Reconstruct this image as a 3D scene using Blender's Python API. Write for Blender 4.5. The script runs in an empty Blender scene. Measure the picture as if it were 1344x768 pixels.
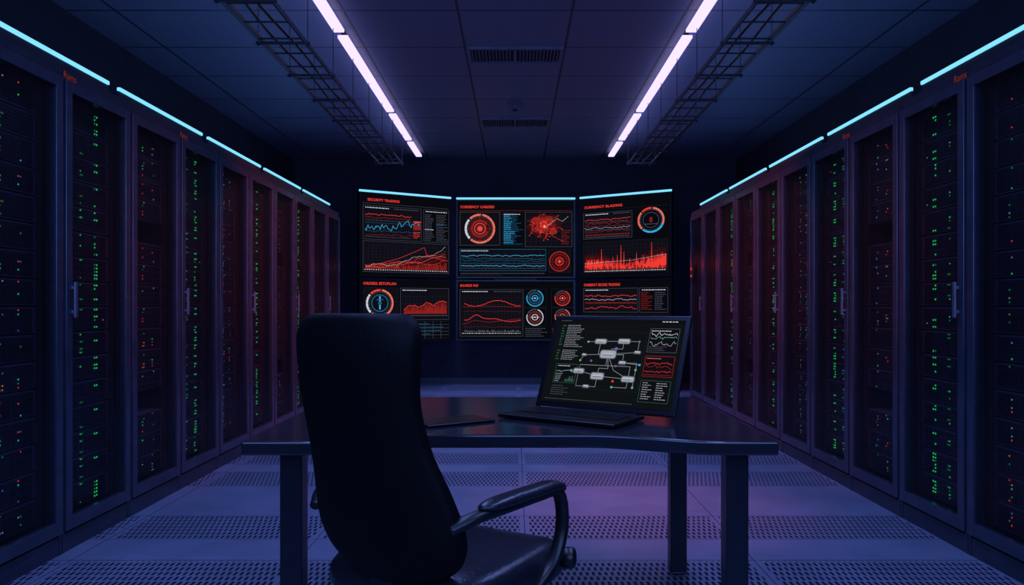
import bpy, math, random
from mathutils import Vector, Matrix
random.seed(7)
scene = bpy.context.scene
try:
    scene.view_settings.view_transform = 'Standard'
except Exception as e:
    print(e)

EYE = 1.15
# ------------------------------------------------------------------ helpers
def link(o):
    scene.collection.objects.link(o); return o

def srgb(h):
    h = h.lstrip('#')
    out = []
    for i in (0, 2, 4):
        c = int(h[i:i+2], 16)/255
        out.append(c/12.92 if c <= .04045 else ((c+.055)/1.055)**2.4)
    return tuple(out)+(1,)

def mat_new(name):
    m = bpy.data.materials.new(name); m.use_nodes = True
    return m, m.node_tree.nodes, m.node_tree.links

def mat_pbr(name, col, rough=.5, metal=0., noise=0.15, nscale=12., bump=0., spec=.5):
    m, N, L = mat_new(name)
    b = N['Principled BSDF']
    b.inputs['Roughness'].default_value = rough
    b.inputs['Metallic'].default_value = metal
    b.inputs['Specular IOR Level'].default_value = spec
    c = srgb(col)
    tc = N.new('ShaderNodeTexCoord')
    nz = N.new('ShaderNodeTexNoise'); nz.inputs['Scale'].default_value = nscale
    nz.inputs['Detail'].default_value = 3
    L.new(tc.outputs['Object'], nz.inputs['Vector'])
    rp = N.new('ShaderNodeValToRGB')
    rp.color_ramp.elements[0].position = .3; rp.color_ramp.elements[1].position = .7
    rp.color_ramp.elements[0].color = tuple(x*(1-noise) for x in c[:3])+(1,)
    rp.color_ramp.elements[1].color = tuple(min(1, x*(1+noise)) for x in c[:3])+(1,)
    L.new(nz.outputs['Fac'], rp.inputs['Fac']); L.new(rp.outputs['Color'], b.inputs['Base Color'])
    if bump > 0:
        bp = N.new('ShaderNodeBump'); bp.inputs['Strength'].default_value = bump
        bp.inputs['Distance'].default_value = .002
        nz2 = N.new('ShaderNodeTexNoise'); nz2.inputs['Scale'].default_value = nscale*14
        L.new(tc.outputs['Object'], nz2.inputs['Vector'])
        L.new(nz2.outputs['Fac'], bp.inputs['Height']); L.new(bp.outputs['Normal'], b.inputs['Normal'])
    return m

def mat_em(name, col, strength, sample=True):
    m, N, L = mat_new(name)
    N.remove(N['Principled BSDF'])
    e = N.new('ShaderNodeEmission'); e.inputs['Color'].default_value = srgb(col)
    e.inputs['Strength'].default_value = strength
    L.new(e.outputs[0], N['Material Output'].inputs['Surface'])
    if not sample:
        try: m.cycles.emission_sampling = 'NONE'
        except Exception: pass
    return m

class MB:
    def __init__(s): s.v = []; s.f = []; s.m = []
    def quad(s, a, b, c, d, m=0):
        n = len(s.v); s.v += [a, b, c, d]; s.f.append((n, n+1, n+2, n+3)); s.m.append(m)
    def box(s, x0, x1, y0, y1, z0, z1, m=0):
        if x0 > x1: x0, x1 = x1, x0
        if y0 > y1: y0, y1 = y1, y0
        n = len(s.v)
        s.v += [(x0,y0,z0),(x1,y0,z0),(x1,y1,z0),(x0,y1,z0),(x0,y0,z1),(x1,y0,z1),(x1,y1,z1),(x0,y1,z1)]
        for f in ((0,3,2,1),(4,5,6,7),(0,1,5,4),(1,2,6,5),(2,3,7,6),(3,0,4,7)):
            s.f.append(tuple(n+i for i in f)); s.m.append(m)
    def rings(s, rings, m=0, cap=True, closed=False):
        n0 = len(s.v); k = len(rings[0])
        for r in rings: s.v += [tuple(p) for p in r]
        nr = len(rings)
        for i in range(nr if closed else nr-1):
            i2 = (i+1) % nr
            for j in range(k):
                j2 = (j+1) % k
                s.f.append((n0+i*k+j, n0+i*k+j2, n0+i2*k+j2, n0+i2*k+j)); s.m.append(m)
        if cap and not closed:
            s.f.append(tuple(n0+j for j in reversed(range(k)))); s.m.append(m)
            s.f.append(tuple(n0+(nr-1)*k+j for j in range(k))); s.m.append(m)
    def cyl(s, p0, p1, r, seg=16, m=0, r2=None):
        p0 = Vector(p0); p1 = Vector(p1); d = (p1-p0).normalized()
        a = d.orthogonal().normalized(); b = d.cross(a)
        r2 = r if r2 is None else r2
        R = []
        for p, rr in ((p0, r), (p1, r2)):
            R.append([p+a*rr*math.cos(t*2*math.pi/seg)+b*rr*math.sin(t*2*math.pi/seg) for t in range(seg)])
        s.rings(R, m)
    def mesh(s, name, mats):
        me = bpy.data.meshes.new(name); me.from_pydata(s.v, [], s.f)
        for x in mats: me.materials.append(x)
        for p, i in zip(me.polygons, s.m): p.material_index = i
        me.update(); return me

def obj(name, me, parent=None, loc=(0,0,0), rot=(0,0,0), bevel=0, smooth=False, seg=2):
    o = bpy.data.objects.new(name, me); link(o)
    o.location = loc; o.rotation_euler = rot
    if parent: o.parent = parent
    if bevel:
        b = o.modifiers.new('bevel', 'BEVEL'); b.width = bevel; b.segments = seg; b.limit_method = 'ANGLE'
    if smooth:
        for p in me.polygons: p.use_smooth = True
    return o

def top(name, label, cat, loc=(0,0,0), rot=(0,0,0), group=None):
    o = bpy.data.objects.new(name, None); link(o); o.empty_display_size = .1
    o.location = loc; o.rotation_euler = rot
    o['label'] = label; o['category'] = cat
    if group: o['group'] = group
    return o

def text_geo(body, size, bold=.0):
    cu = bpy.data.curves.new('t', 'FONT'); cu.body = body; cu.size = size; cu.resolution_u = 2; cu.offset = bold
    if bold: cu.space_character = 1.08
    o = bpy.data.objects.new('t', cu); link(o)
    dg = bpy.context.evaluated_depsgraph_get(); dg.update()
    me = bpy.data.meshes.new_from_object(o.evaluated_get(dg))
    v = [(p.co.x, p.co.y) for p in me.vertices]; f = [tuple(p.vertices) for p in me.polygons]
    bpy.data.objects.remove(o); bpy.data.curves.remove(cu); bpy.data.meshes.remove(me)
    return v, f

# ------------------------------------------------------------------ node math
def node_math(N, L):
    def M(op, a, b=None):
        n = N.new('ShaderNodeMath'); n.operation = op
        for i, x in enumerate((a, b)):
            if x is None: continue
            if isinstance(x, (int, float)): n.inputs[i].default_value = x
            else: L.new(x, n.inputs[i])
        return n.outputs[0]
    return M

# ------------------------------------------------------------------ materials
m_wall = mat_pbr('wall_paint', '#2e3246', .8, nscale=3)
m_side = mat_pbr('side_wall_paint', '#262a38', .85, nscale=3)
m_rack = mat_pbr('rack_metal', '#323a4b', .32, .4, bump=.1)
m_door = mat_pbr('door_frame_metal', '#3e475a', .25, .45)
m_inner = mat_pbr('rack_inner', '#0c0d12', .7)
m_server = mat_pbr('server_face', '#4c5468', .38, .3, nscale=20)
m_bay = mat_pbr('server_bay', '#20242f', .42, .3)
m_steel = mat_pbr('handle_steel', '#6a7084', .35, .6)
m_tray = mat_pbr('tray_metal', '#2b2e38', .5, .3)
m_black = mat_pbr('black_plastic', '#0c0d11', .38)
m_disp = mat_pbr('display_bezel', '#10121a', .3)
m_leather = mat_pbr('black_leather', '#050609', .6, bump=.4, nscale=8, spec=.15)
m_mesh_fab = mat_pbr('seat_leather', '#1c1e26', .28, bump=.5, nscale=8)
m_desk = mat_pbr('desk_laminate', '#22242e', .15, nscale=5, spec=.6)
m_desk_leg = mat_pbr('desk_leg_metal', '#181c2a', .35, .3)
m_lap = mat_pbr('laptop_shell', '#101218', .32, .4)
m_screen = mat_pbr('screen_glass', '#05060a', .25)
m_vent = mat_pbr('vent_metal', '#6a6e80', .5, .3)
m_det = mat_pbr('detector_plastic', '#606374', .5)
m_led_bar = mat_em('cyan_led_light', '#78ccf4', 1.35)
m_tube = mat_em('violet_white_light', '#c8baff', 1.7)
m_logo = mat_em('logo_orange', '#b04432', .35, False)
G = [mat_em('led_green', '#24e064', .95, False), mat_em('led_cyan', '#3ab0c8', .8, False),
     mat_em('led_red', '#e83a2a', .8, False), mat_em('led_amber', '#d08830', .6, False),
     mat_em('led_dim_green', '#1a9a50', .65, False), mat_em('led_blue', '#3a70c0', .65, False),
     mat_em('led_white', '#98a4b4', .55, False)]

# perforated door panel
m_perf, N, L = mat_new('perforated_door_mesh')
M = node_math(N, L)
b = N['Principled BSDF']; b.inputs['Base Color'].default_value = srgb('#171b25'); b.inputs['Roughness'].default_value = .34
b.inputs['Metallic'].default_value = .4
tc = N.new('ShaderNodeTexCoord'); sx = N.new('ShaderNodeSeparateXYZ'); L.new(tc.outputs['Object'], sx.inputs[0])
fy = M('FRACT', M('MULTIPLY', sx.outputs['Y'], 1/.012)); fz = M('FRACT', M('MULTIPLY', sx.outputs['Z'], 1/.012))
hole = M('MULTIPLY', M('GREATER_THAN', fy, .28), M('GREATER_THAN', fz, .28))
fac = M('ADD', M('MULTIPLY', hole, .45), .40)
tr = N.new('ShaderNodeBsdfTransparent'); mx = N.new('ShaderNodeMixShader')
L.new(fac, mx.inputs[0]); L.new(b.outputs[0], mx.inputs[1]); L.new(tr.outputs[0], mx.inputs[2])
L.new(mx.outputs[0], N['Material Output'].inputs['Surface'])

# floor
m_floor, N, L = mat_new('raised_floor_tiles')
M = node_math(N, L); b = N['Principled BSDF']
tc = N.new('ShaderNodeTexCoord'); sx = N.new('ShaderNodeSeparateXYZ'); L.new(tc.outputs['Object'], sx.inputs[0])
X, Y = sx.outputs['X'], sx.outputs['Y']
rows = [(2.2,2.6),(2.93,3.45),(3.76,4.18),(4.87,5.28),(5.53,5.96),(6.75,7.15),(7.75,8.15),(9.0,9.9),(10.35,10.95)]
mask = None; seam = None
for a_, b_ in rows:
    r = M('MULTIPLY', M('GREATER_THAN', Y, a_+.015), M('LESS_THAN', Y, b_-.015))
    mask = r if mask is None else M('MAXIMUM', mask, r)
    for e_ in (a_, b_):
        q = M('LESS_THAN', M('ABSOLUTE', M('SUBTRACT', Y, e_)), .0035)
        seam = q if seam is None else M('MAXIMUM', seam, q)
px = M('FRACT', M('DIVIDE', M('ADD', X, 9.22), 1.03))
edge = M('ABSOLUTE', M('SUBTRACT', px, .5))
seam = M('MAXIMUM', seam, M('GREATER_THAN', edge, .4970))
inpan = M('LESS_THAN', edge, .475)
yy = M('DIVIDE', Y, .058)
rowi = M('FLOOR', yy)
xo = M('ADD', M('DIVIDE', X, .027), M('MULTIPLY', M('MODULO', rowi, 2.0), .5))
fx = M('FRACT', xo); fyy = M('FRACT', yy)
slot = M('MULTIPLY', M('MULTIPLY', M('GREATER_THAN', fx, .25), M('LESS_THAN', fx, .72)),
         M('MULTIPLY', M('GREATER_THAN', fyy, .12), M('LESS_THAN', fyy, .84)))
slot = M('MULTIPLY', M('MULTIPLY', slot, mask), inpan)
dark = M('MAXIMUM', slot, M('MULTIPLY', seam, .6))
nz = N.new('ShaderNodeTexNoise'); nz.inputs['Scale'].default_value = 2.5; L.new(tc.outputs['Object'], nz.inputs['Vector'])
nz.inputs['Detail'].default_value = 5
rp = N.new('ShaderNodeValToRGB'); L.new(nz.outputs['Fac'], rp.inputs['Fac'])
rp.color_ramp.elements[0].position = .3; rp.color_ramp.elements[1].position = .75
rp.color_ramp.elements[0].color = srgb('#636b80'); rp.color_ramp.elements[1].color = srgb('#727b92')
mc = N.new('ShaderNodeMix'); mc.data_type = 'RGBA'
L.new(dark, mc.inputs['Factor']); L.new(rp.outputs['Color'], mc.inputs['A']); mc.inputs['B'].default_value = srgb('#12131e')
L.new(mc.outputs['Result'], b.inputs['Base Color'])
L.new(M('ADD', M('MULTIPLY', slot, .5), .25), b.inputs['Roughness'])
L.new(M('SUBTRACT', .55, M('MULTIPLY', slot, .45)), b.inputs['Specular IOR Level'])

# ceiling
m_ceil, N, L = mat_new('ceiling_tiles')
M = node_math(N, L); b = N['Principled BSDF']
tc = N.new('ShaderNodeTexCoord'); sx = N.new('ShaderNodeSeparateXYZ'); L.new(tc.outputs['Object'], sx.inputs[0])
ex = M('ABSOLUTE', M('SUBTRACT', M('FRACT', M('ADD', M('DIVIDE', sx.outputs['X'], .84), 10.5)), .5))
ey = M('ABSOLUTE', M('SUBTRACT', M('FRACT', M('DIVIDE', sx.outputs['Y'], .8)), .5))
sm = M('MAXIMUM', M('GREATER_THAN', ex, .488), M('GREATER_THAN', ey, .486))
nz = N.new('ShaderNodeTexNoise'); nz.inputs['Scale'].default_value = 60; L.new(tc.outputs['Object'], nz.inputs['Vector'])
rp = N.new('ShaderNodeValToRGB'); L.new(nz.outputs['Fac'], rp.inputs['Fac'])
rp.color_ramp.elements[0].color = srgb('#5f6579'); rp.color_ramp.elements[1].color = srgb('#707489')
mc = N.new('ShaderNodeMix'); mc.data_type = 'RGBA'
L.new(sm, mc.inputs['Factor']); L.new(rp.outputs['Color'], mc.inputs['A']); mc.inputs['B'].default_value = srgb('#2a2c38')
L.new(mc.outputs['Result'], b.inputs['Base Color']); b.inputs['Roughness'].default_value = .45

# ------------------------------------------------------------------ room
CE = 3.325; WX = 3.3; Y0 = -1.6; Y1 = 11.4
def struct(name, mat, *bx):
    q = MB(); q.box(*bx); o = obj(name, q.mesh(name, [mat])); o['kind'] = 'structure'; return o
struct('floor', m_floor, -WX, WX, Y0, Y1, -.1, 0)
struct('ceiling', m_ceil, -WX, WX, Y0, Y1, CE, CE+.1)
struct('wall_left', m_side, -WX-.1, -WX, Y0, Y1, 0, CE)
struct('wall_right', m_side, WX, WX+.1, Y0, Y1, 0, CE)
struct('wall_back', m_wall, -WX-.1, WX+.1, Y1, Y1+.1, 0, CE)
struct('wall_front', m_side, -WX-.1, WX+.1, Y0-.1, Y0, 0, CE)
struct('baseboard_back', m_rack, -WX, WX, Y1-.015, Y1, 0, .08)

# ------------------------------------------------------------------ server racks
RH = 2.26; RW = .6; RX = 2.1; PITCH = 1.235; START = 2.915
def rack_body_mesh(s):
    q = MB(); h = RW/2+.006
    q.box(0, s*1.1, -h, -h+.02, .0, RH); q.box(0, s*1.1, h-.02, h, 0, RH)
    q.box(s*1.08, s*1.1, -h+.02, h-.02, 0, RH)
    q.box(s*.002, s*1.08, -h+.02, h-.02, RH-.05, RH)
    q.box(s*.002, s*1.08, -h+.02, h-.02, 0, .085)
    for sg in (-1, 1):
        q.box(s*.06, s*.10, sg*(h-.02), sg*(h-.055), .085, RH-.05, 1)
    q.box(s*.75, s*.76, -h+.02, h-.02, .085, RH-.05, 1)
    for i in range(6):
        q.box(s*(.25+i*.1), s*(.3+i*.1), -.2, .2, RH, RH+.006, 1)
    return q.mesh('rack_body', [m_rack, m_inner])
def door_frame_mesh(s):
    q = MB(); w = RW/2-.004; z0, z1 = .10, RH-.055; t = .05
    q.box(-s*.014, s*.02, -w, -w+t, z0, z1); q.box(-s*.014, s*.02, w-t, w, z0, z1)
    q.box(-s*.014, s*.02, -w+t, w-t, z0, z0+.06); q.box(-s*.014, s*.02, -w+t, w-t, z1-.05, z1)
    return q.mesh('door_frame', [m_door])
def door_mesh_panel(s):
    q = MB(); w = RW/2-.05
    q.quad((0,-w,.15), (0,w,.15), (0,w,RH-.1), (0,-w,RH-.1))
    return q.mesh('door_panel', [m_perf])
UH = .125
def server_mesh(s, kind):
    q = MB(); h = UH/2-.004
    q.box(0, s*.6, -.24, .24, -h, h, 0)
    style = random.choice((0, 0, 1, 2))
    if style == 0:
        for i in range(6):
            y = -.225+i*.075
            for k in range(3):
                z = -h+.006+k*(2*h-.008)/3
                q.box(-s*.004, 0, y, y+.069, z, z+(2*h-.008)/3-.006, 1)
    elif style == 1:   # vented panel with thin slats
        for k in range(7):
            z = -h+.008+k*.0152
            q.box(-s*.004, 0, -.228, .228, z, z+.009, 1)
    else:              # vertical drive caddies
        for i in range(16):
            y = -.226+i*.0285
            q.box(-s*.004, 0, y, y+.024, -h+.008, h-.03, 1)
        q.box(-s*.004, 0, -.226, .226, h-.024, h-.008, 1)
    q.box(-s*.008, 0, -.255, -.24, -h, h, 2); q.box(-s*.008, 0, .24, .255, -h, h, 2)
    def led(y, z, c, w=.009, hh=.007):
        q.box(-s*.006, -s*.004, y-w/2, y+w/2, z-hh/2, z+hh/2, 3+c)
    if kind == 'B':
        for zz in (-.045, -.027, -.009, .009, .027, .045):
            if random.random() < .42:
                led(.110, zz, 0 if random.random() < .85 else 4, .0075, .008)
                if random.random() < .7: led(.130, zz, 0, .0075, .008)
            if random.random() < .30:
                led(-.02, zz, random.choice((0, 4, 4, 1)), .006, .0065)
                if random.random() < .5: led(-.004, zz, 4, .006, .0065)
            if random.random() < .16: led(random.choice((-.18, -.12, .19)), zz, random.choice((1,4,5,6,2,2,3)), .006, .006)
    else:
        for zz in (-.045, -.027, -.009, .009, .027, .045):
            for yv, pr in ((-.16, .16), (-.10, .10), (.0, .20), (.016, .16), (.12, .22), (.136, .18)):
                if random.random() < pr*.75: led(yv, zz, random.choice((4,1,0,5,4,6,2,1,2,3)), .0065, .0065)
    return q.mesh('server_unit', [m_server, m_bay, m_tray]+G)
def handle_mesh(s):
    q = MB()
    q.box(-s*.038, -s*.026, -.012, .012, -.085, .085)
    q.box(-s*.027, -s*.01, -.008, .008, -.066, -.048); q.box(-s*.027, -s*.01, -.008, .008, .048, .066)
    return q.mesh('handle', [m_steel])
def logo_mesh(s):
    v, f = text_geo('Rams', .048)
    me = bpy.data.meshes.new('logo'); mx_ = max(a for a, b_ in v)
    if s < 0: P = [(.002, a-mx_/2, b_) for a, b_ in v]
    else: P = [(-.002, -(a-mx_/2), b_) for a, b_ in v]
    me.from_pydata(P, [], f); me.materials.append(m_logo); me.update(); return me

for s in (-1, 1):
    bm = rack_body_mesh(s); dm = door_frame_mesh(s); pm = door_mesh_panel(s); hm = handle_mesh(s); lm = logo_mesh(s)
    units = {'A': [server_mesh(s, 'A') for _ in range(16)], 'B': [server_mesh(s, 'B') for _ in range(16)]}
    for k in range(5):
        for j, kind in enumerate('AB'):
            yc = START+k*PITCH+(.0 if j == 0 else PITCH/2)+PITCH/4
            lab = ('tall dark steel server rack with bright green indicator lights' if kind == 'B'
                   else 'tall dark steel server rack with faint coloured lights')
            r = top('server_rack', lab, 'server rack', (s*RX, yc, 0), group='server racks along the aisle')
            obj('rack_body', bm, r)
            d = obj('door', dm, r, bevel=.003)
            obj('mesh_panel', pm, d)
            if kind == 'B':
                h = obj('handle', hm, d, loc=(0, -RW/2+.045, 1.18), bevel=.004)
                h['label'] = 'brushed steel vertical door handle'
                if k < 2:
                    lg = obj('logo', lm, r, loc=(0, -RW/2+.05, RH-.045))
                    lg['label'] = 'small orange lettering'
            for i in range(16):
                if i in (3, 11) and kind == 'A' and k % 2: continue
                obj('server_unit', random.choice(units[kind]), r, loc=(s*.085, 0, .15+UH/2+i*UH))
        ya, yb = START+k*PITCH+.10, START+(k+1)*PITCH-.01
        lb = top('led_light_bar', 'thin cyan glowing light bar on top of server racks', 'light',
                 (s*2.21, (ya+yb)/2, RH+.006), group='cyan light bars above the racks')
        hl = (yb-ya)/2
        q = MB(); q.box(0, s*.03, -hl, hl, 0, .085)
        obj('housing', q.mesh('led_housing', [m_rack]), lb)
        q = MB(); q.box(-s*.008, s*.012, -hl, hl, .086, .106)
        obj('diffuser', q.mesh('led_diffuser', [m_led_bar]), lb, bevel=.003)

# ------------------------------------------------------------------ ceiling lights
segs = [(1.0, 3.45), (3.5, 5.90), (6.0, 8.32), (8.44, 9.74), (9.88, 10.8)]
for s in (-1, 1):
    for a_, b_ in segs:
        t = top('linear_ceiling_light', 'slim linear ceiling light glowing violet white', 'ceiling light',
                (s*1.36, (a_+b_)/2, CE), group='linear lights on the ceiling')
        hl = (b_-a_)/2
        q = MB(); q.box(-.014, .014, -hl+.02, hl-.02, -.035, 0)
        obj('housing', q.mesh('light_housing', [m_tray]), t)
        q = MB(); q.box(-.040, .040, -hl+.01, hl-.01, -.058, -.0355)
        obj('diffuser', q.mesh('light_diffuser', [m_tube]), t)

# ------------------------------------------------------------------ cable trays
for s in (-1, 1):
    TY0, TY1 = 2.0, 9.6
    t = top('cable_tray', 'dark metal ladder cable tray hung from the ceiling', 'cable tray', (s*1.55, TY0, 2.92),
            group='ladder cable trays')
    Lh = TY1-TY0
    for sx_ in (-1, 1):
        q = MB(); q.box(sx_*.138, sx_*.143, 0, Lh, 0, .028)
        q.box(sx_*.132, sx_*.143, 0, Lh, -.003, 0)
        obj('side_rail', q.mesh('side_rail', [m_tray]), t)
    q = MB(); q.box(-.138, .138, -.006, .006, .004, .012); rm = q.mesh('rung', [m_tray])
    n = 26
    for i in range(n): obj('rung', rm, t, loc=(0, .1+i*(Lh-.2)/(n-1), 0))
    q = MB()
    q.box(-.180, .180, -.010, .010, -.020, -.004)
    for sx_ in (-1, 1):
        q.cyl((sx_*.165, 0, -.026), (sx_*.165, 0, CE-2.92), .003, 8)
        q.box(sx_*.158, sx_*.172, -.008, .008, -.028, -.020)
    hm = q.mesh('hanger', [m_tray])
    for i in range(11): obj('hanger', hm, t, loc=(0, .25+i*.71, 0))
    for c in range(2):
        cb = top('cable', 'thick black data cable lying in the tray', 'cable', (s*1.55, TY0, 2.92), group='cables in the trays')
        q = MB(); R = []
        for i in range(40):
            y = .02+i*(Lh-.04)/39; x = (-.05+.09*c)+.012*math.sin(i*.7+c*2)
            R.append([(x+.009*math.cos(a*math.pi/4), y, .022+.009*math.sin(a*math.pi/4)) for a in range(8)])
        q.rings(R); obj('cable_jacket', q.mesh('cable_jacket', [m_black]), cb, smooth=True)

# ------------------------------------------------------------------ vents and detector
for (a_, b_) in ((6.38, 6.78), (8.78, 9.2)):
    t = top('ceiling_vent', 'rectangular slatted air vent set in the ceiling', 'air vent', (0, (a_+b_)/2, CE), group='ceiling vents')
    hl = (b_-a_)/2
    q = MB(); w = .41
    q.box(-w, w, -hl, -hl+.03, -.02, 0); q.box(-w, w, hl-.03, hl, -.02, 0)
    q.box(-w, -w+.03, -hl+.03, hl-.03, -.02, 0); q.box(w-.03, w, -hl+.03, hl-.03, -.02, 0)
    q.box(-.012, .012, -hl+.03, hl-.03, -.02, 0)
    q.box(-w+.03, w-.03, -hl+.03, hl-.03, -.004, 0, 1)
    obj('vent_frame', q.mesh('vent_frame', [m_vent, m_inner]), t)
    q = MB()
    for i in range(26):
        x = -w+.045+i*(2*w-.09)/25
        if abs(x) < .02: continue
        q.box(x-.004, x+.004, -hl+.03, hl-.03, -.018, -.004)
    obj('vent_slats', q.mesh('vent_slats', [m_vent]), t)
t = top('smoke_detector', 'small round smoke detector on the ceiling', 'smoke detector', (0, 8.2, CE))
q = MB(); q.cyl((0,0,0), (0,0,-.02), .09, 24); q.cyl((0,0,-.02), (0,0,-.06), .07, 24, r2=.05)
obj('detector_body', q.mesh('detector_body', [m_det]), t, bevel=.004)
q = MB(); q.cyl((0,0,-.06), (0,0,-.075), .025, 16); obj('sensor', q.mesh('sensor', [m_black]), t)

# ------------------------------------------------------------------ display graphics
PAL = {'red': ('#ee3a34', 1.0), 'dred': ('#96241f', .85), 'oran': ('#e8705e', .95), 'cyan': ('#3cb0e4', .95),
       'dcyan': ('#1f6088', .8), 'grey': ('#565c6c', .7), 'dgrey': ('#282c38', .65), 'white': ('#d4d8e2', .9),
       'green': ('#7ac0a0', .75), 'dgreen': ('#34604e', .7), 'node': ('#a6acb6', .85), 'purp': ('#8a66b0', .7),
       'bg': ('#0a0b12', .8), 'lbg': ('#0e1214', 1.), 'box': ('#110f18', .85), 'vred': ('#340f13', .9), 'mred': ('#5e171b', .95)}
PN = list(PAL); PM = [mat_em('screen_'+k, c, st, True) for k, (c, st) in PAL.items()]
LT = .66
class Canvas:
    def __init__(s, f, sc): s.f = f; s.sc = sc; s.v = []; s.fc = []; s.m = []; s.n = 0
    def poly(s, pts, col):
        s.n += 1; z = .001+s.n*3.5e-6; n = len(s.v)
        for p in pts:
            u, v = s.f(*p); s.v.append((u, -z, v))
        s.fc.append(tuple(range(n, n+len(pts)))); s.m.append(PN.index(col))
    def rect(s, x0, y0, x1, y1, c): s.poly([(x0,y1),(x1,y1),(x1,y0),(x0,y0)], c)
    def frame(s, x0, y0, x1, y1, c, t=.35):
        s.rect(x0,y0,x1,y0+t,c); s.rect(x0,y1-t,x1,y1,c); s.rect(x0,y0,x0+t,y1,c); s.rect(x1-t,y0,x1,y1,c)
    def line(s, pts, c, t=.6):
        t *= LT
        for (x0,y0),(x1,y1) in zip(pts, pts[1:]):
            dx, dy = x1-x0, y1-y0; l = math.hypot(dx, dy) or 1; nx, ny = -dy/l*t/2, dx/l*t/2
            s.poly([(x0+nx,y0+ny),(x0-nx,y0-ny),(x1-nx,y1-ny),(x1+nx,y1+ny)], c)
    def arc(s, cx, cy, r0, r1, a0, a1, c, n=28):
        k = max(2, int(n*abs(a1-a0)/360))
        for i in range(k):
            t0 = math.radians(a0+(a1-a0)*i/k); t1 = math.radians(a0+(a1-a0)*(i+1)/k)
            s.poly([(cx+r0*math.cos(t0),cy+r0*math.sin(t0)),(cx+r1*math.cos(t0),cy+r1*math.sin(t0)),
                    (cx+r1*math.cos(t1),cy+r1*math.sin(t1)),(cx+r0*math.cos(t1),cy+r0*math.sin(t1))], c)
    def disc(s, cx, cy, r, c, n=16):
        s.poly([(cx+r*math.cos(-i*2*math.pi/n),cy+r*math.sin(-i*2*math.pi/n)) for i in range(n)], c)
    def dashes(s, x0, x1, y, c, t=.8, mn=1.2, mx=4, gap=.7):
        x = x0
        while x < x1-1:
            w = min(random.uniform(mn, mx), x1-x); s.rect(x, y, x+w, y+t*.9, c); x += w+gap
    def lines(s, x0, y0, x1, y1, c, step=2.2, t=.8):
        y = y0
        while y < y1-t:
            s.dashes(x0, x0+(x1-x0)*random.uniform(.5, 1), y, c, t); y += step
    def grid(s, x0, y0, x1, y1, nx, ny, c='dgrey', t=.22):
        for i in range(1, nx): x = x0+(x1-x0)*i/nx; s.rect(x-t/2, y0, x+t/2, y1, c)
        for i in range(1, ny): y = y0+(y1-y0)*i/ny; s.rect(x0, y-t/2, x1, y+t/2, c)
    def wave(s, x0, x1, y, amp, c, t=.6, n=30, trend=0):
        P = []; v = 0
        for i in range(n+1):
            v = v*.6+random.uniform(-1, 1)*amp
            P.append((x0+(x1-x0)*i/n, y+v+trend*i/n))
        s.line(P, c, t); return P
    def area(s, x0, x1, base, hf, c, n=40):
        for i in range(n):
            xa = x0+(x1-x0)*i/n; xb = x0+(x1-x0)*(i+1)/n
            h = hf(i/n); s.rect(xa, base-h, xb+.01, base, c)
    def text(s, body, x, y, w, h, c):
        v, f = text_geo(body, 1.0, .03)
        X0 = min(a for a, _ in v); X1 = max(a for a, _ in v); Y1_ = max(b for _, b in v)
        s.n += 1; z = .001+s.n*3.5e-6; n = len(s.v)
        for a_, b_ in v:
            u, vv = s.f(x+(a_-X0)/(X1-X0)*w, y+h-(b_)/Y1_*h); s.v.append((u, -z, vv))
        for q in f: s.fc.append(tuple(n+i for i in q)); s.m.append(PN.index(c))
    def gauge(s, cx, cy, r, c1, c2, c3, inner=True):
        s.arc(cx, cy, r*.84, r*.98, -80, 130, c1); s.arc(cx, cy, r*.84, r*.98, 136, 220, c2); s.arc(cx, cy, r*.84, r*.98, 226, 274, c3)
        for a in range(0, 360, 15):
            t = math.radians(a); s.line([(cx+r*.83*math.cos(t), cy+r*.83*math.sin(t)), (cx+r*(1.0 if a % 30 == 0 else .88)*math.cos(t), cy+r*(1.0 if a % 30 == 0 else .88)*math.sin(t))], 'bg', .6)
        s.arc(cx, cy, r*.75, r*.77, 0, 360, 'grey')
        if inner:
            s.disc(cx, cy, r*.72, 'vred', 24); s.disc(cx, cy, r*.45, 'mred', 20)
            s.arc(cx, cy, r*.60, r*.63, 0, 360, 'dred'); s.arc(cx, cy, r*.50, r*.53, 20, 330, 'red'); s.arc(cx, cy, r*.34, r*.37, 0, 360, c1)
            for a in range(0, 360, 45):
                t = math.radians(a); s.line([(cx+r*.2*math.cos(t), cy+r*.2*math.sin(t)), (cx+r*.66*math.cos(t), cy+r*.66*math.sin(t))], 'red' if a % 90 == 0 else 'dred', .5)
            s.disc(cx, cy, r*.18, 'red'); s.disc(cx, cy, r*.09, 'oran')
    def mesh(s, name):
        me = bpy.data.meshes.new(name); me.from_pydata(s.v, [], s.fc)
        for x in PM: me.materials.append(x)
        for p, i in zip(me.polygons, s.m): p.material_index = i
        me.update(); return me

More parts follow.
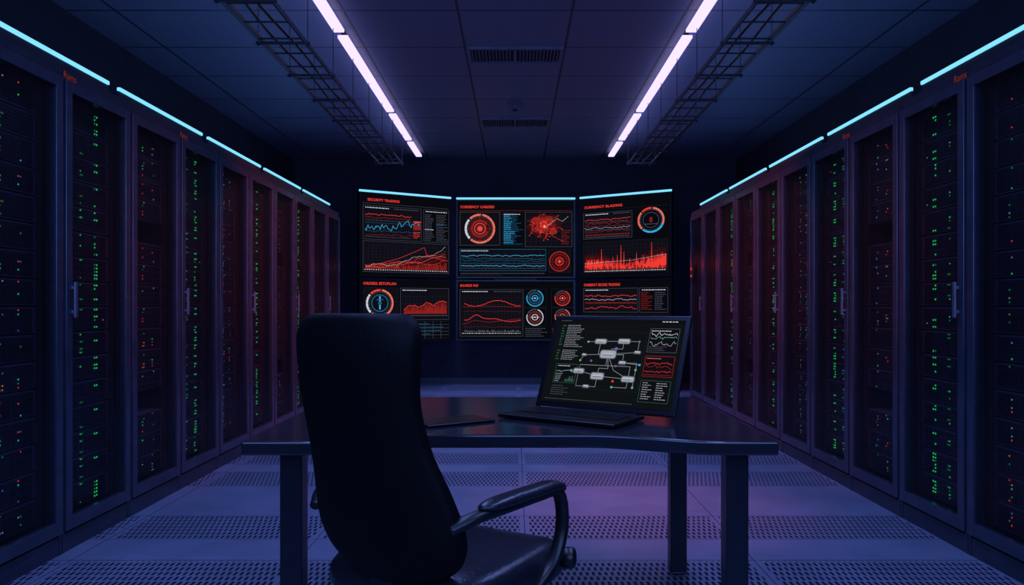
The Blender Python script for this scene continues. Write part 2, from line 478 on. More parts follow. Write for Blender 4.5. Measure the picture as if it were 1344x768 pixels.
def draw_L1(c):
    c.rect(471,255,592,366,'bg')
    c.text('SECURITY TRADING', 480, 262.4, 42, 3.4, 'red'); c.rect(473,269,590,269.3,'grey')
    c.rect(474,272,552,318,'box'); c.frame(474,272,552,318,'grey'); c.dashes(477,508,274.5,'white',1); c.dashes(515,548,274.5,'grey',1)
    c.grid(476,280,550,316,14,8)
    c.wave(477,538,284,1.0,'red',.8,50); c.wave(477,538,288,.8,'dred',.7,50); c.dashes(477,538,291.5,'grey',.6,1,3)
    c.wave(477,550,301,4,'cyan',.8,60,-4); c.wave(477,550,306,1.2,'dcyan',.6,60); c.wave(477,550,311,1.2,'dred',.5,60)
    c.dashes(477,538,314,'grey',.6,1,3); c.dashes(477,538,295,'dcyan',.5,1,3)
    c.rect(541,290,551,292,'red'); c.rect(541,295,551,302,'dred'); c.lines(541,305,551,316,'red',2.6)
    c.frame(555,272,591,318,'grey'); c.dashes(558,588,274.5,'white',1)
    c.lines(557,279,570,316,'grey',2.4); c.lines(573,279,590,316,'grey',2.4); c.dashes(573,588,292,'dcyan',1); c.dashes(557,570,300,'white',.8)
    c.rect(474,320,591,362,'box'); c.frame(474,320,591,362,'grey'); c.grid(476,322,589,358,22,9)
    c.area(478,588,357.5,lambda t:(5+16*t)*random.uniform(.75,1.05),'vred',80)
    c.area(478,588,357.5,lambda t:(3+9*t)*random.uniform(.5,1.05),'mred',80)
    c.area(478,588,357.5,lambda t:random.uniform(0,9)*(.3+t),'dred',100)
    for j in range(7):
        P = [(477+i*2.8, 355-(i/40)**(1.0+j*.1)*(10+j*3.3)-2.5*math.sin(i*.35+j)+random.uniform(-1.2,1.2)) for i in range(40)]
        c.line(P, ('red','dred','oran','dred','red','dred','white')[j], .55 if j < 6 else .4)
    c.line([(477,356),(520,343),(540,334),(556,326),(560,338),(590,344)],'red',.6)
    c.dashes(476,589,358.5,'white',1,1,2,1.4)
def draw_L2(c):
    c.rect(471,368,592,447,'bg'); c.text('ORDERS SETUPLAN', 474.5,371,43,3.4,'red')
    c.rect(475,378,520,419,'box'); c.frame(475,378,520,419,'dgrey')
    c.gauge(496,398,18.5,'oran','white','red',False); c.arc(496,398,10,11.4,0,360,'dcyan')
    c.rect(495,389,497,406,'cyan'); c.rect(491.5,393,500.5,394.2,'dcyan'); c.disc(496,398,2.4,'dcyan')
    c.rect(523,378,591,420,'box'); c.frame(523,378,591,420,'grey'); c.dashes(526,560,380.5,'white',1); c.grid(525,385,589,416,12,7)
    hh = lambda t: 5+8*t+5*abs(math.sin(t*9))
    c.area(528,588,412,lambda t: hh(t)*random.uniform(.9,1),'mred',60)
    c.area(528,588,412,lambda t: hh(t)*random.uniform(.2,.9),'dred',60)
    P=[(528+i*1.5, 412-hh(i/40)+random.uniform(-1,1)) for i in range(41)]; c.line(P,'red',1.0)
    c.dashes(525,589,414,'grey',1); c.frame(475,422,520,445,'dgrey'); c.lines(477,424,518,443,'grey',3)
    c.frame(523,422,591,445,'dgrey'); c.grid(523,422,591,445,6,5,'grey',.35); c.lines(525,425,588,443,'dcyan',4.5,.8)
def draw_C1(c):
    c.rect(599,262,755,366,'bg'); c.text('CURRENCY CARDED', 602.5,268.4,46,3.4,'red'); c.rect(601,275,753,275.3,'dred')
    c.rect(602,277,656,323,'box'); c.frame(602,277,656,323,'grey',.4)
    c.gauge(629,300,21,'oran','white','oran')
    c.line([(612,300),(646,300)],'dred',.7); c.line([(629,283),(629,317)],'dred',.7)
    c.frame(659,277,689,324,'dgrey'); c.lines(661,279,688,322,'dcyan',2.2,.8); c.lines(661,280,676,322,'cyan',2.6,.8); c.dashes(661,684,280,'white',.9)
    c.rect(690,277,753,325,'box'); c.frame(690,277,753,325,'grey'); c.grid(691,278,752,324,9,7)
    def blob(x, y, rx, ry, col, n=18, j=.28):
        c.poly([(x+rx*(1+random.uniform(-j, j))*math.cos(-k*2*math.pi/n), y+ry*(1+random.uniform(-j, j))*math.sin(-k*2*math.pi/n)) for k in range(n)], col)
    blob(716,297,22,16,'vred',24,.22); blob(713,294,17,12.5,'mred',24,.2)
    blob(707,290,8,6,'dred'); blob(721,289,8,5.5,'dred'); blob(713,300,8,6,'dred'); blob(727,304,5,4,'dred'); blob(716,294,6,5,'red',16,.3)
    for i in range(120):
        a = random.uniform(0, 2*math.pi); r = abs(random.gauss(0, 9)); x = 714+math.cos(a)*r*1.15; y = 295+math.sin(a)*r*.85
        if not (692 < x < 750 and 279 < y < 322): continue
        w_ = random.uniform(.4, 1.3); c.rect(x-w_, y-w_*.6, x+w_, y+w_*.6, 'mred' if r > 13 else random.choice(('dred','mred','red')))
    for i in range(24):
        x = random.uniform(698, 732); y = random.uniform(284, 308); P = [(x, y)]; d_ = random.choice(((1,0),(0,1),(-1,0),(0,-1)))
        for k in range(3):
            l_ = random.uniform(2, 8); x = min(751, max(692, x+d_[0]*l_)); y = min(323, max(279, y+d_[1]*l_)); P.append((x, y))
            d_ = random.choice(((1,.5),(-.5,1),(1,-.5),(0,1)))
        c.line(P, random.choice(('red','red','dred')), .45); c.disc(x, y, .5, 'oran', 8)
    c.disc(716,297,2.0,'oran'); c.disc(716,297,1.0,'white')
    c.line([(720,296),(732,286),(740,290),(748,283)],'white',.4); c.lines(739,302,751,322,'dred',2.6)
    c.rect(602,328,718,358,'box'); c.frame(602,328,718,358,'dcyan',.6); c.dashes(604,640,330,'white',1); c.grid(604,333,716,356,20,5)
    c.wave(604,716,337,.7,'cyan',.8,80); c.wave(604,716,341,.7,'dcyan',.7,80); c.wave(604,716,344,.8,'dcyan',.7,80); c.wave(604,716,351,.7,'cyan',.9,80)
    c.dashes(604,716,347.3,'dcyan',.8,1,3,1); c.dashes(604,716,354,'grey',.8,1,3,1)
    c.rect(721,328,751,360,'box'); c.frame(721,328,751,360,'dgrey'); c.disc(736,345,12.8,'vred',24); c.arc(736,345,13,13.6,0,360,'red'); c.arc(736,345,9.5,10,0,360,'dred')
    c.arc(736,345,4.8,5.8,0,360,'red'); c.rect(729.5,343,742.5,346.5,'dred'); c.rect(734.3,338,737.7,352,'dred'); c.disc(736,345,1.5,'oran')
    for a in range(0,360,20):
        t=math.radians(a); c.line([(736+10*math.cos(t),345+10*math.sin(t)),(736+12.5*math.cos(t),345+12.5*math.sin(t))],'dred',.6)
    c.dashes(603,716,361,'grey',.9); c.dashes(603,660,363.3,'dgrey',.8)
def draw_C2(c):
    c.rect(599,368,755,447,'bg'); c.text('BOARDS INS', 602.5,372,24,3.3,'red')
    c.rect(602,379,687,443,'box'); c.frame(602,379,687,443,'grey'); c.dashes(605,640,381.5,'white',1.0); c.dashes(648,684,381.5,'grey',1.0)
    c.grid(604,386,685,440,18,12)
    P=[(608+i*2, 398+4*math.sin(i*.21)+random.uniform(-.6,.6)) for i in range(39)]; c.line(P,'red',1.0)
    P=[(608+i*2, 421-9*math.exp(-((i-8)/4.4)**2)+2*math.sin(i*.25)+random.uniform(-.3,.3)) for i in range(39)]; c.line(P,'red',1.0)
    c.line([(606,427),(622,421),(640,424),(684,419)],'dred',.8); c.line([(606,403),(640,402),(684,403)],'dred',.6)
    c.wave(608,684,409,.8,'mred',.8,50); c.wave(608,684,430,.8,'mred',.8,50)
    c.area(608,684,437,lambda t: random.uniform(0,3),'grey',60); c.dashes(605,684,438.5,'white',.8,1,3,1.2)
    for (x,y,r,a,b_) in ((703,391,11.5,'cyan','dcyan'),(740,391,10.5,'red','dred'),(703,417,11.5,'white','dred'),(740,416,10.5,'oran','dred')):
        c.frame(x-15,y-12.5,x+15,y+12.5,'dgrey')
        c.arc(x,y,r*.9,r,-70,200,a); c.arc(x,y,r*.9,r,208,282,'grey'); c.arc(x,y,r*.76,r*.79,0,360,'grey')
        c.arc(x,y,r*.56,r*.68,0,360,b_)
        for k in range(0,360,30):
            t=math.radians(k); c.line([(x+r*.56*math.cos(t),y+r*.56*math.sin(t)),(x+r*.7*math.cos(t),y+r*.7*math.sin(t))],'box',.5)
        c.arc(x,y,r*.30,r*.38,0,360,a,16); c.rect(x-r*.5,y-.35,x+r*.5,y+.35,a); c.rect(x-.35,y-r*.4,x+.35,y+r*.4,b_); c.disc(x,y,1.0,'white',8)
    c.lines(690,432,720,444,'grey',2.6); c.lines(726,432,753,444,'dred',2.6)
def draw_R1(c):
    c.rect(761,255,881,366,'bg'); c.text('CURRENCY BLADING', 765.5,265.8,53,3.4,'red'); c.rect(763,272,879,272.3,'dgrey')
    c.rect(764,276,832,313,'box'); c.frame(764,276,832,313,'grey'); c.dashes(767,800,278,'white',1); c.dashes(806,829,278,'grey',1)
    c.grid(766,282,830,311,12,6); c.wave(766,830,286,1.0,'red',.7,50); c.wave(766,830,292,1.6,'dred',.8,50); c.wave(766,830,298,1,'white',.4,50); c.wave(766,830,303,1.2,'dred',.7,50)
    c.dashes(767,829,289,'grey',.6); c.dashes(767,829,295,'dred',.6); c.dashes(767,829,300.5,'grey',.6)
    c.dashes(767,829,307,'dred',1.2,2,6); c.dashes(767,829,310,'grey',1)
    c.gauge(857,291,18,'cyan','oran','red',False); c.arc(857,291,15.2,17.6,-80,20,'oran'); c.arc(857,291,10,10.6,0,360,'grey')
    c.text('8', 855,287,4,7,'dred'); c.dashes(849,866,296,'grey',1)
    c.rect(764,317,879,361,'box'); c.frame(764,317,879,361,'dgrey'); c.grid(766,319,877,357,20,8)
    c.area(766,877,357,lambda t: 16+6*math.sin(t*7+1)+6*t+random.uniform(-3,3),'vred',100)
    c.area(766,877,357,lambda t: 11+5*math.sin(t*7+1)+5*t+random.uniform(-4,4),'mred',110)
    def hf(t):
        h = 6+4*math.sin(t*7+1)+random.uniform(-4,5)
        return max(1.5, h+5*t)
    c.area(766,877,357,hf,'red',150)
    c.area(766,877,357,lambda t: random.uniform(0,6),'dred',60)
    for x,h in ((775,12),(783,14),(790,29),(799,13),(806,18),(812,20),(817,33),(821,24),(829,15),(838,22),(847,19),(858,36),(866,20),(872,22)):
        c.poly([(x-.8,357),(x+.8,357),(x+.2,357-h),(x-.2,357-h)],'red')
    c.line([(766,348),(800,346),(830,345),(877,338)],'white',.35); c.dashes(766,877,358.5,'white',1,1,3,1)
def draw_R2(c):
    c.rect(761,368,881,447,'bg'); c.text('CURRENCY SECURE TRADING', 764.5,371.5,51,3.4,'red')
    c.rect(764,378,840,410,'box'); c.frame(764,378,840,410,'grey'); c.dashes(767,800,380,'white',1); c.grid(766,384,838,408,12,6)
    c.wave(766,838,388,1,'red',.8,50); c.wave(766,838,393,1,'white',.5,50); c.dashes(767,838,397,'dred',1.3,2,6); c.wave(766,838,404,1.4,'red',.7,50)
    c.frame(842,378,879,410,'grey'); c.dashes(845,876,380.5,'white',1); c.lines(844,384,860,408,'dred',2.4); c.lines(862,384,878,408,'grey',2.4)
    c.frame(764,413,879,444,'dgrey'); c.grid(766,415,877,442,8,4); c.wave(766,877,424,2,'red',.9,50); c.wave(766,877,434,2,'cyan',.8,50)

cols = [
    ((-2.05, 10.02), math.atan2(.73, 1.145), 1.358, (471, 592.5), 10.4, (draw_L1, draw_L2)),
    ((-.832, 10.8), 0, 1.685, (599, 755.5), 10.8, (draw_C1, draw_C2)),
    ((.915, 10.75), math.atan2(-.73, 1.145), 1.358, (760.5, 882), 10.4, (draw_R1, draw_R2))]
zt, zb, zm = 2.66, .664, 1.535
BZ = .018
for ci, ((ox, oy), ang, W, (x0, x1), dd, draws) in enumerate(cols):
    for ri, (z0, z1, py0, py1) in enumerate(((zm+.014, zt, 262, 366), (zb, zm-.014, 368, 447))):
        if ci != 1 and ri == 0: py0 = 256.5
        lab = ['large dark wall screen showing red and cyan charts', 'wall screen below the top row showing gauges and red graphs'][ri]
        t = top('video_display', lab, 'screen', (ox, oy, z0), (0, 0, ang), group='video wall screens')
        H = z1-z0
        q = MB(); q.box(0, W, .0, .06, 0, H)
        q.box(0, BZ, -.006, 0, 0, H); q.box(W-BZ, W, -.006, 0, 0, H); q.box(BZ, W-BZ, -.006, 0, 0, BZ); q.box(BZ, W-BZ, -.006, 0, H-BZ, H)
        obj('housing', q.mesh('display_housing', [m_disp]), t)
        q = MB(); q.box(W*.3, W*.7, .0605, .12, H*.25, H*.75)
        obj('rear_cover', q.mesh('rear_cover', [m_black]), t)
        f = (lambda a, b_, x0=x0, x1=x1, W=W, py0=py0, py1=py1, H=H:
             (BZ+(a-x0)/(x1-x0)*(W-2*BZ), max(BZ, min(H-BZ, BZ+(py1-b_)/(py1-py0)*(H-2*BZ)))))
        c = Canvas(f, .0108); draws[ri](c)
        obj('screen', c.mesh('display_screen'), t)
    t = top('led_light_bar', 'thin cyan glowing light bar along the top of screens', 'light', (ox, oy, zt+.002), (0, 0, ang),
            group='cyan light bars above the wall screens')
    q = MB(); q.box(0, W, .012, .06, 0, .03); obj('housing', q.mesh('bar_housing', [m_black]), t)
    q = MB(); q.box(.0, W, -.012, .0115, .002, .028); obj('diffuser', q.mesh('bar_diffuser', [m_led_bar]), t, bevel=.003)
for (x, y, ang) in ((-1.5, 10.50, math.atan2(.73, 1.145)), (0, 10.93, 0), (1.5, 10.50, -math.atan2(.73, 1.145))):
    t = top('display_bracket', 'black steel wall bracket holding the screens', 'bracket', (x, 11.4, 1.6), group='wall brackets behind screens')
    q = MB(); q.box(-.15, .15, -.02, -.001, -.6, .8)
    q.box(-.03, .03, y-11.4+.06, -.02, -.45, -.39); q.box(-.03, .03, y-11.4+.06, -.02, .55, .61)
    obj('bracket_arms', q.mesh('bracket_arms', [m_black]), t)
    q = MB(); q.box(-.3, .3, -.03, .0, -.75, .9)
    obj('mount_plate', q.mesh('mount_plate', [m_black]), t, loc=(0, y-11.4+.06, 0), rot=(0, 0, ang))

t = top('alarm_light', 'small glowing red alarm light on a rack frame', 'alarm light', (2.084, 8.93, 1.44))
q = MB(); q.box(-.012, 0, -.03, .03, 0, .22); obj('backplate', q.mesh('backplate', [m_black]), t)
q = MB(); q.cyl((-.02, 0, .05), (-.02, 0, .08), .008, 12); q.cyl((-.02, 0, .13), (-.02, 0, .16), .008, 12)
obj('lamp', q.mesh('lamp', [mat_em('alarm_red', '#e03428', .9)]), t)

# ------------------------------------------------------------------ desk
DT = .75; desk = top('desk', 'wide dark office desk with curved front edge', 'desk', (0, 2.8, 0))
def sstep(t): t = max(0, min(1, t)); return t*t*(3-2*t)
xa, xb = -.81, .78; yf, yb_ = 2.25-2.8, 3.36-2.8
P = []
n = 60
for i in range(n+1):
    x = xa+(xb-xa)*i/n
    P.append((x, yf+.12*sstep((x+.62)/.35)*sstep((.62-x)/.4)))
P += [(xb, yb_), (xa, yb_)]
q = MB(); k = len(P)
q.v = [(x, y, DT-.042) for x, y in P]+[(x, y, DT) for x, y in P]
q.f = [tuple(range(k, 2*k)), tuple(reversed(range(k)))]+[(i, (i+1) % k, k+(i+1) % k, k+i) for i in range(k)]
q.m = [0]*len(q.f)
obj('tabletop', q.mesh('tabletop', [m_desk]), desk, bevel=.006, seg=3)
for (x, y) in ((-.705, 2.43), (.70, 2.43), (-.705, 3.29), (.70, 3.29)):
    q = MB(); q.box(-.035, .035, -.035, .035, .012, DT-.043); q.box(-.03, .03, -.03, .03, 0, .012)
    obj('leg', q.mesh('leg', [m_desk_leg]), desk, loc=(x, y-2.8, 0), bevel=.004)
q = MB(); q.box(-.66, .66, .475, .50, DT-.09, DT-.045); q.box(-.72, -.69, -.33, .45, DT-.08, DT-.045); q.box(.69, .72, -.33, .45, DT-.08, DT-.045)
obj('support_rail', q.mesh('support_rail', [m_desk_leg]), desk)

# ------------------------------------------------------------------ laptop
BLp = Vector((.073, 2.92)); d2 = Vector((.828, -.562)).normalized(); ang = math.atan2(d2.y, d2.x)
lap = top('laptop', 'open dark laptop with large tilted screen showing node diagram', 'laptop', (BLp.x, BLp.y, DT+.001), (0, 0, ang))
q = MB(); q.box(0, .46, -.24, -.002, 0.003, .016)
base = obj('keyboard_base', q.mesh('keyboard_base', [m_lap]), lap, bevel=.004, seg=3)
q = MB()
for r_ in range(5):
    for c_ in range(14):
        x = .035+c_*.028; y = -.035-r_*.024
        q.box(x, x+.024, y-.02, y, .0162, .0185)
obj('keys', q.mesh('keys', [m_black]), lap)
q = MB(); q.box(.16, .30, -.225, -.165, .0162, .017); obj('touchpad', q.mesh('touchpad', [m_black]), lap)
q = MB(); q.cyl((.03, .004, .012), (.43, .004, .012), .008, 12); obj('hinge', q.mesh('hinge', [m_lap]), lap, smooth=False)
tilt = math.atan2(.16, .345); SH = .381; SW = .569
q = MB(); q.box(0, SW, .0, .012, 0, SH)
lid = obj('lid', q.mesh('lid', [m_lap]), lap, loc=(0, .005, .018), rot=(-tilt, 0, 0), bevel=.005, seg=3)
CW, CH = 180, 120
c = Canvas(lambda a, b_: (.020+a/CW*(SW-.040), .022+(CH-b_)/CH*(SH-.040)), .003)
c.rect(0, 0, CW, CH, 'lbg'); c.rect(0, 0, CW, 5, 'box'); c.dashes(150, 172, 1.8, 'white', 1.2, 2, 4, 1.2); c.dashes(4, 20, 1.8, 'grey', 1.2)
for (x, y0, y1) in ((8, 9, 42), (8, 46, 62)):
    c.lines(x+8, y0, x+36, y1, 'node', 2.6, .7); c.lines(x, y0, x+5, y1, 'dgreen', 4, 2)
c.rect(12, 66, 44, 93, 'box'); c.frame(12, 66, 44, 93, 'dgreen', .6); c.dashes(15, 34, 68.5, 'white', .9)
c.wave(14, 42, 76, 1.5, 'green', .9, 24); c.lines(14, 80, 27, 92, 'node', 2.6, .7); c.area(29, 42, 91, lambda t: random.uniform(2, 9), 'dgreen', 9)
c.lines(12, 97, 42, 110, 'grey', 3.0, .8)
def rrect(c, x0, y0, x1, y1, r, col):
    P = []
    for (cx, cy, a0) in ((x1-r, y1-r, 0), (x0+r, y1-r, 90), (x0+r, y0+r, 180), (x1-r, y0+r, 270)):
        for k in range(5):
            t = math.radians(a0+k*22.5); P.append((cx+r*math.cos(t), cy+r*math.sin(t)))
    c.poly(P[::-1], col)
nodes = [(70, 32, 9, 4.2), (103, 31, 9, 4.2), (84, 50, 12, 6.5), (47, 75, 8.5, 4.2), (75, 81, 10, 5.4), (118, 83, 9.5, 4.6), (106, 61, 5.5, 3), (50, 52, 4, 2.2), (62, 96, 5, 2.6), (124, 46, 5, 2.6)]
links = [[(70,32),(70,50),(84,50)], [(103,31),(103,42),(88,42),(84,50)], [(84,50),(84,66),(47,66),(47,75)], [(84,50),(88,70),(75,70),(75,81)],
         [(84,50),(106,50),(106,61)], [(106,61),(126,61),(126,70)], [(84,66),(118,66),(118,83)], [(50,52),(84,50)], [(47,75),(36,75)], [(75,81),(118,83)],
         [(103,31),(124,31),(124,46)], [(50,52),(46,60)], [(52,33),(70,32)], [(106,61),(130,63)], [(126,70),(126,94)], [(47,75),(47,96),(75,96),(75,81)],
         [(84,50),(124,46)], [(70,32),(103,31)], [(118,83),(118,95),(98,95)], [(84,50),(96,72),(118,83)], [(47,75),(75,81)]]
for l in links: c.line(l, 'node', .7)
for (x, y, w, h) in nodes:
    rrect(c, x-w, y-h, x+w, y+h, h*.6, 'grey'); rrect(c, x-w+1.1, y-h+1.1, x+w-1.1, y+h-1.1, h*.5, 'node')
    c.dashes(x-w*.65, x+w*.65, y-1.6, 'white', 1.1, 1.5, 3); c.dashes(x-w*.6, x+w*.5, y+.9, 'dgrey', .8, 1.2, 2.5)
for (x, y, col) in ((52,33,'green'),(124,31,'purp'),(46,60,'green'),(126,70,'green'),(36,75,'green'),(62,60,'purp'),(98,66,'purp'),(98,87,'red'),(126,94,'green'),(130,63,'cyan'),(98,95,'green')):
    c.disc(x, y, 1.6, col, 10)
c.disc(94, 42, 2.4, 'purp', 10)
c.rect(136, 12, 175, 45, 'box'); c.frame(136, 12, 175, 45, 'grey', .6); c.dashes(138, 165, 15, 'white', 1.0)
for yy_, cc, am in ((21,'white',2.2),(26,'green',2),(32,'node',2.4)): c.wave(138, 173, yy_, am, cc, .7, 34)
c.lines(138, 37, 172, 44, 'grey', 2.4)
c.rect(136, 50, 175, 78, 'box'); c.frame(136, 50, 175, 78, 'dred', .6); c.dashes(138, 157, 53, 'oran', .9); c.wave(138, 173, 60, 1.2, 'red', .7, 34); c.wave(138, 173, 65, 1.5, 'dred', .9, 34)
c.wave(138, 173, 71, 1.4, 'red', .6, 34); c.dashes(138, 173, 75, 'dred', .8)
c.rect(136, 83, 175, 112, 'box'); c.frame(136, 83, 175, 112, 'dgreen', .6); c.lines(139, 86, 153, 110, 'node', 3.0, .9); c.lines(157, 86, 173, 110, 'node', 3.0, .9)
c.dashes(6, 130, 115.5, 'grey', .8); c.frame(47, 18, 133, 100, 'dgrey', .3)
obj('screen', c.mesh('laptop_screen'), lid)

u = Vector((-.84, -.54)).normalized()
tb = top('tablet', 'thin black tablet lying flat on the desk', 'tablet', (-.066, 2.63, DT+.001), (0, 0, math.atan2(-u.y, -u.x)))
q = MB(); q.box(-.26, 0, 0, .154, 0, .009); obj('tablet_body', q.mesh('tablet_body', [m_lap]), tb, bevel=.004, seg=3)
q = MB(); q.box(-.25, -.01, .01, .144, .0091, .0098); obj('glass', q.mesh('glass', [m_screen]), tb)

# ------------------------------------------------------------------ chair
ch = top('office_chair', 'black leather high-back office chair with curved armrests beside the desk', 'chair', (-.20, 1.98, 0), (0, 0, -math.radians(32)))
ks = [(.50, -.190, .195, .075, .008), (.56, -.208, .212, .075, .008), (.64, -.228, .217, .07, .006), (.73, -.252, .203, .06, .000), (.82, -.280, .182, .055, -.008),
        (.92, -.308, .174, .055, -.010), (1.0, -.324, .176, .058, -.004), (1.07, -.330, .181, .06, 0), (1.16, -.320, .181, .058, 0)]
def smooth_keys(ks, z):
    zs_ = [k[0] for k in ks]; i = max(0, min(len(ks)-2, sum(1 for q_ in zs_ if q_ <= z)-1))
    p1, p2 = ks[i], ks[i+1]; p0 = ks[max(i-1, 0)]; p3 = ks[min(i+2, len(ks)-1)]
    t = max(0, min(1, (z-p1[0])/(p2[0]-p1[0])))
    return tuple(.5*((2*b1)+(b2-b0)*t+(2*b0-5*b1+4*b2-b3)*t*t+(3*b1-b0-3*b2+b3)*t**3) for b0, b1, b2, b3 in zip(p0[1:], p1[1:], p2[1:], p3[1:]))
ZB, ZTp = .50, 1.134
def backring(z, seg=40):
    yc, hw, th, xc = smooth_keys(ks, z)
    rt = .06; rb = .14
    if z > ZTp-rt: hw -= rt*(1-math.sqrt(max(0, 1-((z-(ZTp-rt))/rt)**2)))
    if z < ZB+rb: hw -= rb*.8*(1-math.sqrt(max(0, 1-(((ZB+rb)-z)/rb)**2)))
    e = .016
    if z > ZTp-e: th *= .45+.55*math.sqrt(max(0, 1-((z-(ZTp-e))/e)**2))
    if z < ZB+e: th *= .45+.55*math.sqrt(max(0, 1-(((ZB+e)-z)/e)**2))
    R = []
    for i in range(seg):
        a = i*2*math.pi/seg; ca, sa = math.cos(a), math.sin(a)
        x = hw*math.copysign(abs(ca)**.5, ca); y = th/2*math.copysign(abs(sa)**.5, sa)
        y += .030*(x/hw)**2
        R.append((x+xc, yc+y, z))
    return R
zs = [ZB+(ZTp-ZB)*(.5-.5*math.cos(math.pi*i/44)) for i in range(45)]
q = MB(); q.rings([backring(z) for z in zs]); obj('backrest', q.mesh('backrest', [m_leather]), ch, smooth=True)
q = MB()
for (z0, z1) in ((.56, .80), (.81, .95), (.96, 1.09)):
    R = []
    for i in range(13):
        t = i/12; z = z0+(z1-z0)*t; s_ = math.sin(math.pi*(.04+.92*t))**.35
        yc, hw, th, xc = smooth_keys(ks, z); R.append([(xc+a*(hw-.035)*(.6+.4*s_), yc+th/2+.030*(a*.8)**2-.010+b_*.028*s_, z) for a, b_ in
             [(math.copysign(abs(math.cos(k*math.pi/12))**.6, math.cos(k*math.pi/12)), math.copysign(abs(math.sin(k*math.pi/12))**.6, math.sin(k*math.pi/12))) for k in range(24)]])
    q.rings(R)
obj('back_cushion', q.mesh('back_cushion', [m_mesh_fab]), ch, smooth=True)
q = MB(); R = []
for (z, gx, gy) in ((.395, .19, .19), (.40, .225, .235), (.42, .25, .265), (.45, .262, .280), (.48, .260, .278), (.50, .247, .264), (.512, .22, .235), (.512, .16, .17), (.508, .08, .09)):
    ring = []
    for i in range(48):
        a = i*2*math.pi/48; ca, sa = math.cos(a), math.sin(a)
        x = gx*math.copysign(abs(ca)**.55, ca); y = gy*math.copysign(abs(sa)**.55, sa)
        zz = z-(.02*max(0, (y-.12)/.13)**2 if y > .12 else 0)+.014*(abs(x)/.25)**2
        ring.append((x, y+.06, zz))
    R.append(ring)
q.rings(R); obj('seat', q.mesh('seat', [m_mesh_fab]), ch, smooth=True)
def catmull(P, n=8):
    P = [Vector(p) for p in P]; P = [P[0]*2-P[1]]+P+[P[-1]*2-P[-2]]; out = []
    for i in range(1, len(P)-2):
        p0, p1, p2, p3 = P[i-1:i+3]
        for k in range(n):
            t = k/n
            out.append(.5*((2*p1)+(p2-p0)*t+(2*p0-5*p1+4*p2-p3)*t*t+(3*p1-p0-3*p2+p3)*t**3))
    out.append(P[-2]); return out
def sweep(q, path, rad, seg=14, m=0):
    R = []; n = len(path)
    for i, p in enumerate(path):
        t = (path[min(i+1, n-1)]-path[max(i-1, 0)]).normalized()
        side_ = Vector((1, 0, 0)); side_ = (side_-t*side_.dot(t)).normalized(); up = t.cross(side_)
        a_, b_ = rad(i/(n-1))
        R.append([p+side_*a_*math.copysign(abs(math.cos(k*2*math.pi/seg))**.7, math.cos(k*2*math.pi/seg))+up*b_*math.sin(k*2*math.pi/seg) for k in range(seg)])
    q.rings(R, m)
for s in (-1, 1):
    q = MB()
    path = catmull([(s*.205, -.225, .655), (s*.240, -.175, .676), (s*.265, -.09, .684), (s*.278, .04, .686), (s*.280, .125, .680), (s*.279, .158, .635),
                    (s*.277, .158, .56), (s*.270, .118, .49), (s*.255, .05, .445), (s*.20, .02, .425)])
    sweep(q, path, lambda t: (.018, .013))
    arm = obj('armrest', q.mesh('armrest', [m_black]), ch, smooth=True)
    q = MB(); path = catmull([(s*.245, -.165, .696), (s*.265, -.09, .700), (s*.280, .03, .701), (s*.282, .11, .697), (s*.282, .148, .680)])
    sweep(q, path, lambda t: (.031*math.sqrt(max(.05, 1-abs(2*t-1)**4)), .014*math.sqrt(max(.05, 1-abs(2*t-1)**4))))
    pd = obj('arm_pad', q.mesh('arm_pad', [m_mesh_fab]), arm, smooth=True)
q = MB(); R = []
kc = Vector((.250, .215, .480)); ka = Vector((.9, .43, 0)).normalized(); k1 = ka.orthogonal().normalized(); k2 = ka.cross(k1)
for (d_, r_) in ((-.03, .012), (-.001, .012), (0, .022), (.006, .028), (.026, .029), (.034, .024), (.038, .012)):
    R.append([kc+ka*d_+(k1*math.cos(i*math.pi/12)+k2*math.sin(i*math.pi/12))*r_ for i in range(24)])
q.rings(R); obj('adjustment_knob', q.mesh('adjustment_knob', [m_black]), ch, smooth=True)
q = MB(); q.box(-.1, .1, -.12, .12, .36, .395); q.box(-.035, .035, -.22, -.1, .37, .39); q.box(-.035, .035, -.22, -.19, .37, .54)
obj('tilt_mechanism', q.mesh('tilt_mechanism', [m_black]), ch, bevel=.006)
q = MB(); q.cyl((0,0,.11), (0,0,.24), .03, 20); q.cyl((0,0,.24), (0,0,.362), .018, 20); obj('gas_lift', q.mesh('gas_lift', [m_steel]), ch, smooth=False)
q = MB(); q.cyl((0,0,.07), (0,0,.13), .05, 20)
for i in range(5):
    a = math.radians(18+72*i); u_ = Vector((math.cos(a), math.sin(a), 0)); w_ = Vector((-u_.y, u_.x, 0))
    R = []
    for r_, hw, z0, z1 in ((.03, .035, .075, .125), (.18, .028, .075, .108), (.30, .022, .07, .09)):
        R.append([u_*r_+w_*hw+Vector((0,0,z0)), u_*r_-w_*hw+Vector((0,0,z0)), u_*r_-w_*hw*.7+Vector((0,0,z1)), u_*r_+w_*hw*.7+Vector((0,0,z1))])
    q.rings(R)
obj('star_base', q.mesh('star_base', [m_black]), ch, bevel=.004)
q = MB()
for s in (-1, 1): q.cyl((s*.008, 0, .03), (s*.026, 0, .03), .03, 20)
q.cyl((-.008,0,.03), (.008,0,.03), .012, 12); q.cyl((0,0,.03), (0,0,.075), .008, 10)
cm = q.mesh('caster', [m_black])
for i in range(5):
    a = math.radians(18+72*i); obj('caster', cm, ch, loc=(.285*math.cos(a), .285*math.sin(a), 0), rot=(0, 0, a))

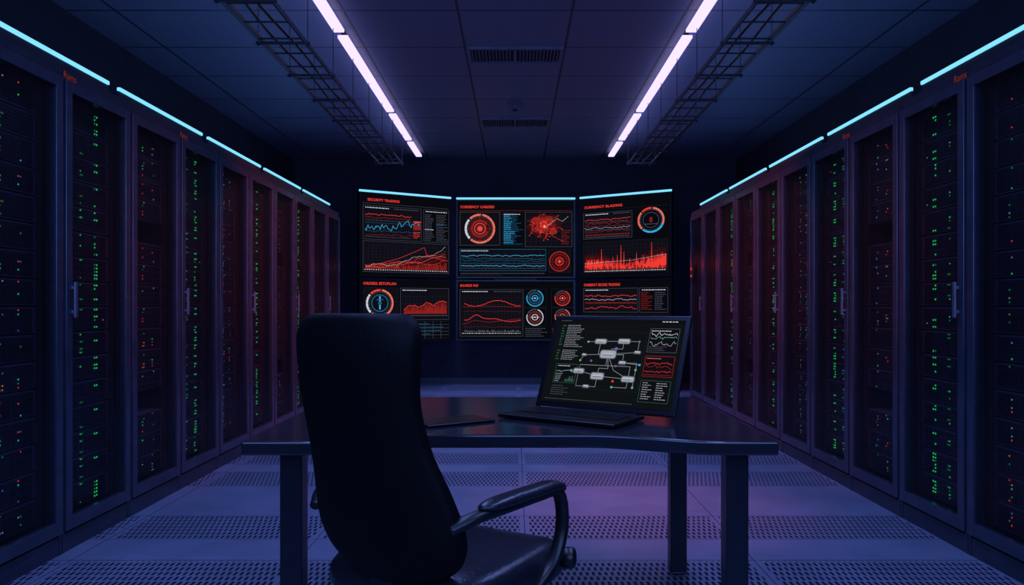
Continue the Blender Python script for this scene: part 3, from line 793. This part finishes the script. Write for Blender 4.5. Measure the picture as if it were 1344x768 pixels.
# ------------------------------------------------------------------ added fill lamps, no fixtures
def area(name, loc, target, sx_, sy_, power, col, spread=180):
    l = bpy.data.lights.new(name, 'AREA'); l.shape = 'RECTANGLE'; l.size = sx_; l.size_y = sy_; l.energy = power; l.color = col
    l.spread = math.radians(spread)
    o = bpy.data.objects.new(name, l); link(o); o.location = loc
    o.rotation_euler = (Vector(target)-Vector(loc)).to_track_quat('-Z', 'Y').to_euler(); return o
def spot(name, loc, target, power, col, ang=60, r=.05):
    l = bpy.data.lights.new(name, 'SPOT'); l.energy = power; l.color = col; l.spot_size = math.radians(ang); l.spot_blend = 1; l.shadow_soft_size = r
    o = bpy.data.objects.new(name, l); link(o); o.location = loc
    o.rotation_euler = (Vector(target)-Vector(loc)).to_track_quat('-Z', 'Y').to_euler(); return o
for s in (-1, 1):
    spot('red_glow_fill', (s*-.4, 4.7, 3.2), (s*2.1, 7.0, 1.3), 640, (1, .06, .04), 50)  # added lamp without a fixture, puts red glow on the middle racks
    spot('red_glow_fill_near', (s*-.2, 3.0, 3.2), (s*2.1, 4.75, 1.25), 190, (1, .06, .04), 36)  # second added red lamp, tints the nearer rack frames
    o = area('aisle_down_fill', (s*.95, 5.6, 3.24), (s*.95, 5.6, 0), .3, 10, 82, (.23, .34, 1), 125)  # unseen fill added below the ceiling, boosts the weak tube light
    o.rotation_euler = (0, 0, 0)
    o = area('ceiling_side_fill', (s*2.5, 5.8, 2.45), (0, 0, 0), .3, 7, 8, (.15, .36, 1))  # unseen fill added over the racks to brighten ceiling sides and walls
    o.rotation_euler = (math.pi, 0, 0)
    o = area('ceiling_strip_fill', (s*1.55, 6.2, 2.99), (0, 0, 0), .2, 8, 5, (.28, .32, 1))  # unseen fill added over the trays for ceiling glow near the strips
    o.rotation_euler = (math.pi, 0, 0)
o = area('far_floor_fill', (0, 9.3, 3.24), (0, 0, 0), 3.2, .5, 40, (.32, .33, 1), 120); o.rotation_euler = (0, 0, 0)  # unseen fill added to lighten the far end of the floor
spot('pink_floor_fill', (.6, 5.0, 3.25), (.75, 4.5, 0), 230, (1, .16, .36), 40, .15)  # added lamp without a fixture, makes the pink sheen on the floor
area('blue_fill', (0, -1.3, 2.2), (0, 5, 2.1), 5, 1.8, 120, (.20, .36, 1))

w = bpy.data.worlds.new('world'); scene.world = w; w.use_nodes = True
w.node_tree.nodes['Background'].inputs[0].default_value = (.01, .012, .03, 1)
w.node_tree.nodes['Background'].inputs[1].default_value = 1

# ------------------------------------------------------------------ camera
cam = bpy.data.cameras.new('camera'); co = bpy.data.objects.new('camera', cam); link(co)
co.location = (0, 0, EYE); co.rotation_euler = (math.radians(90), 0, 0)
cam.sensor_width = 36; cam.lens = 1000/1344*36; cam.shift_x = -4/1344; cam.shift_y = 18/1344
cam.clip_start = .05
scene.camera = co
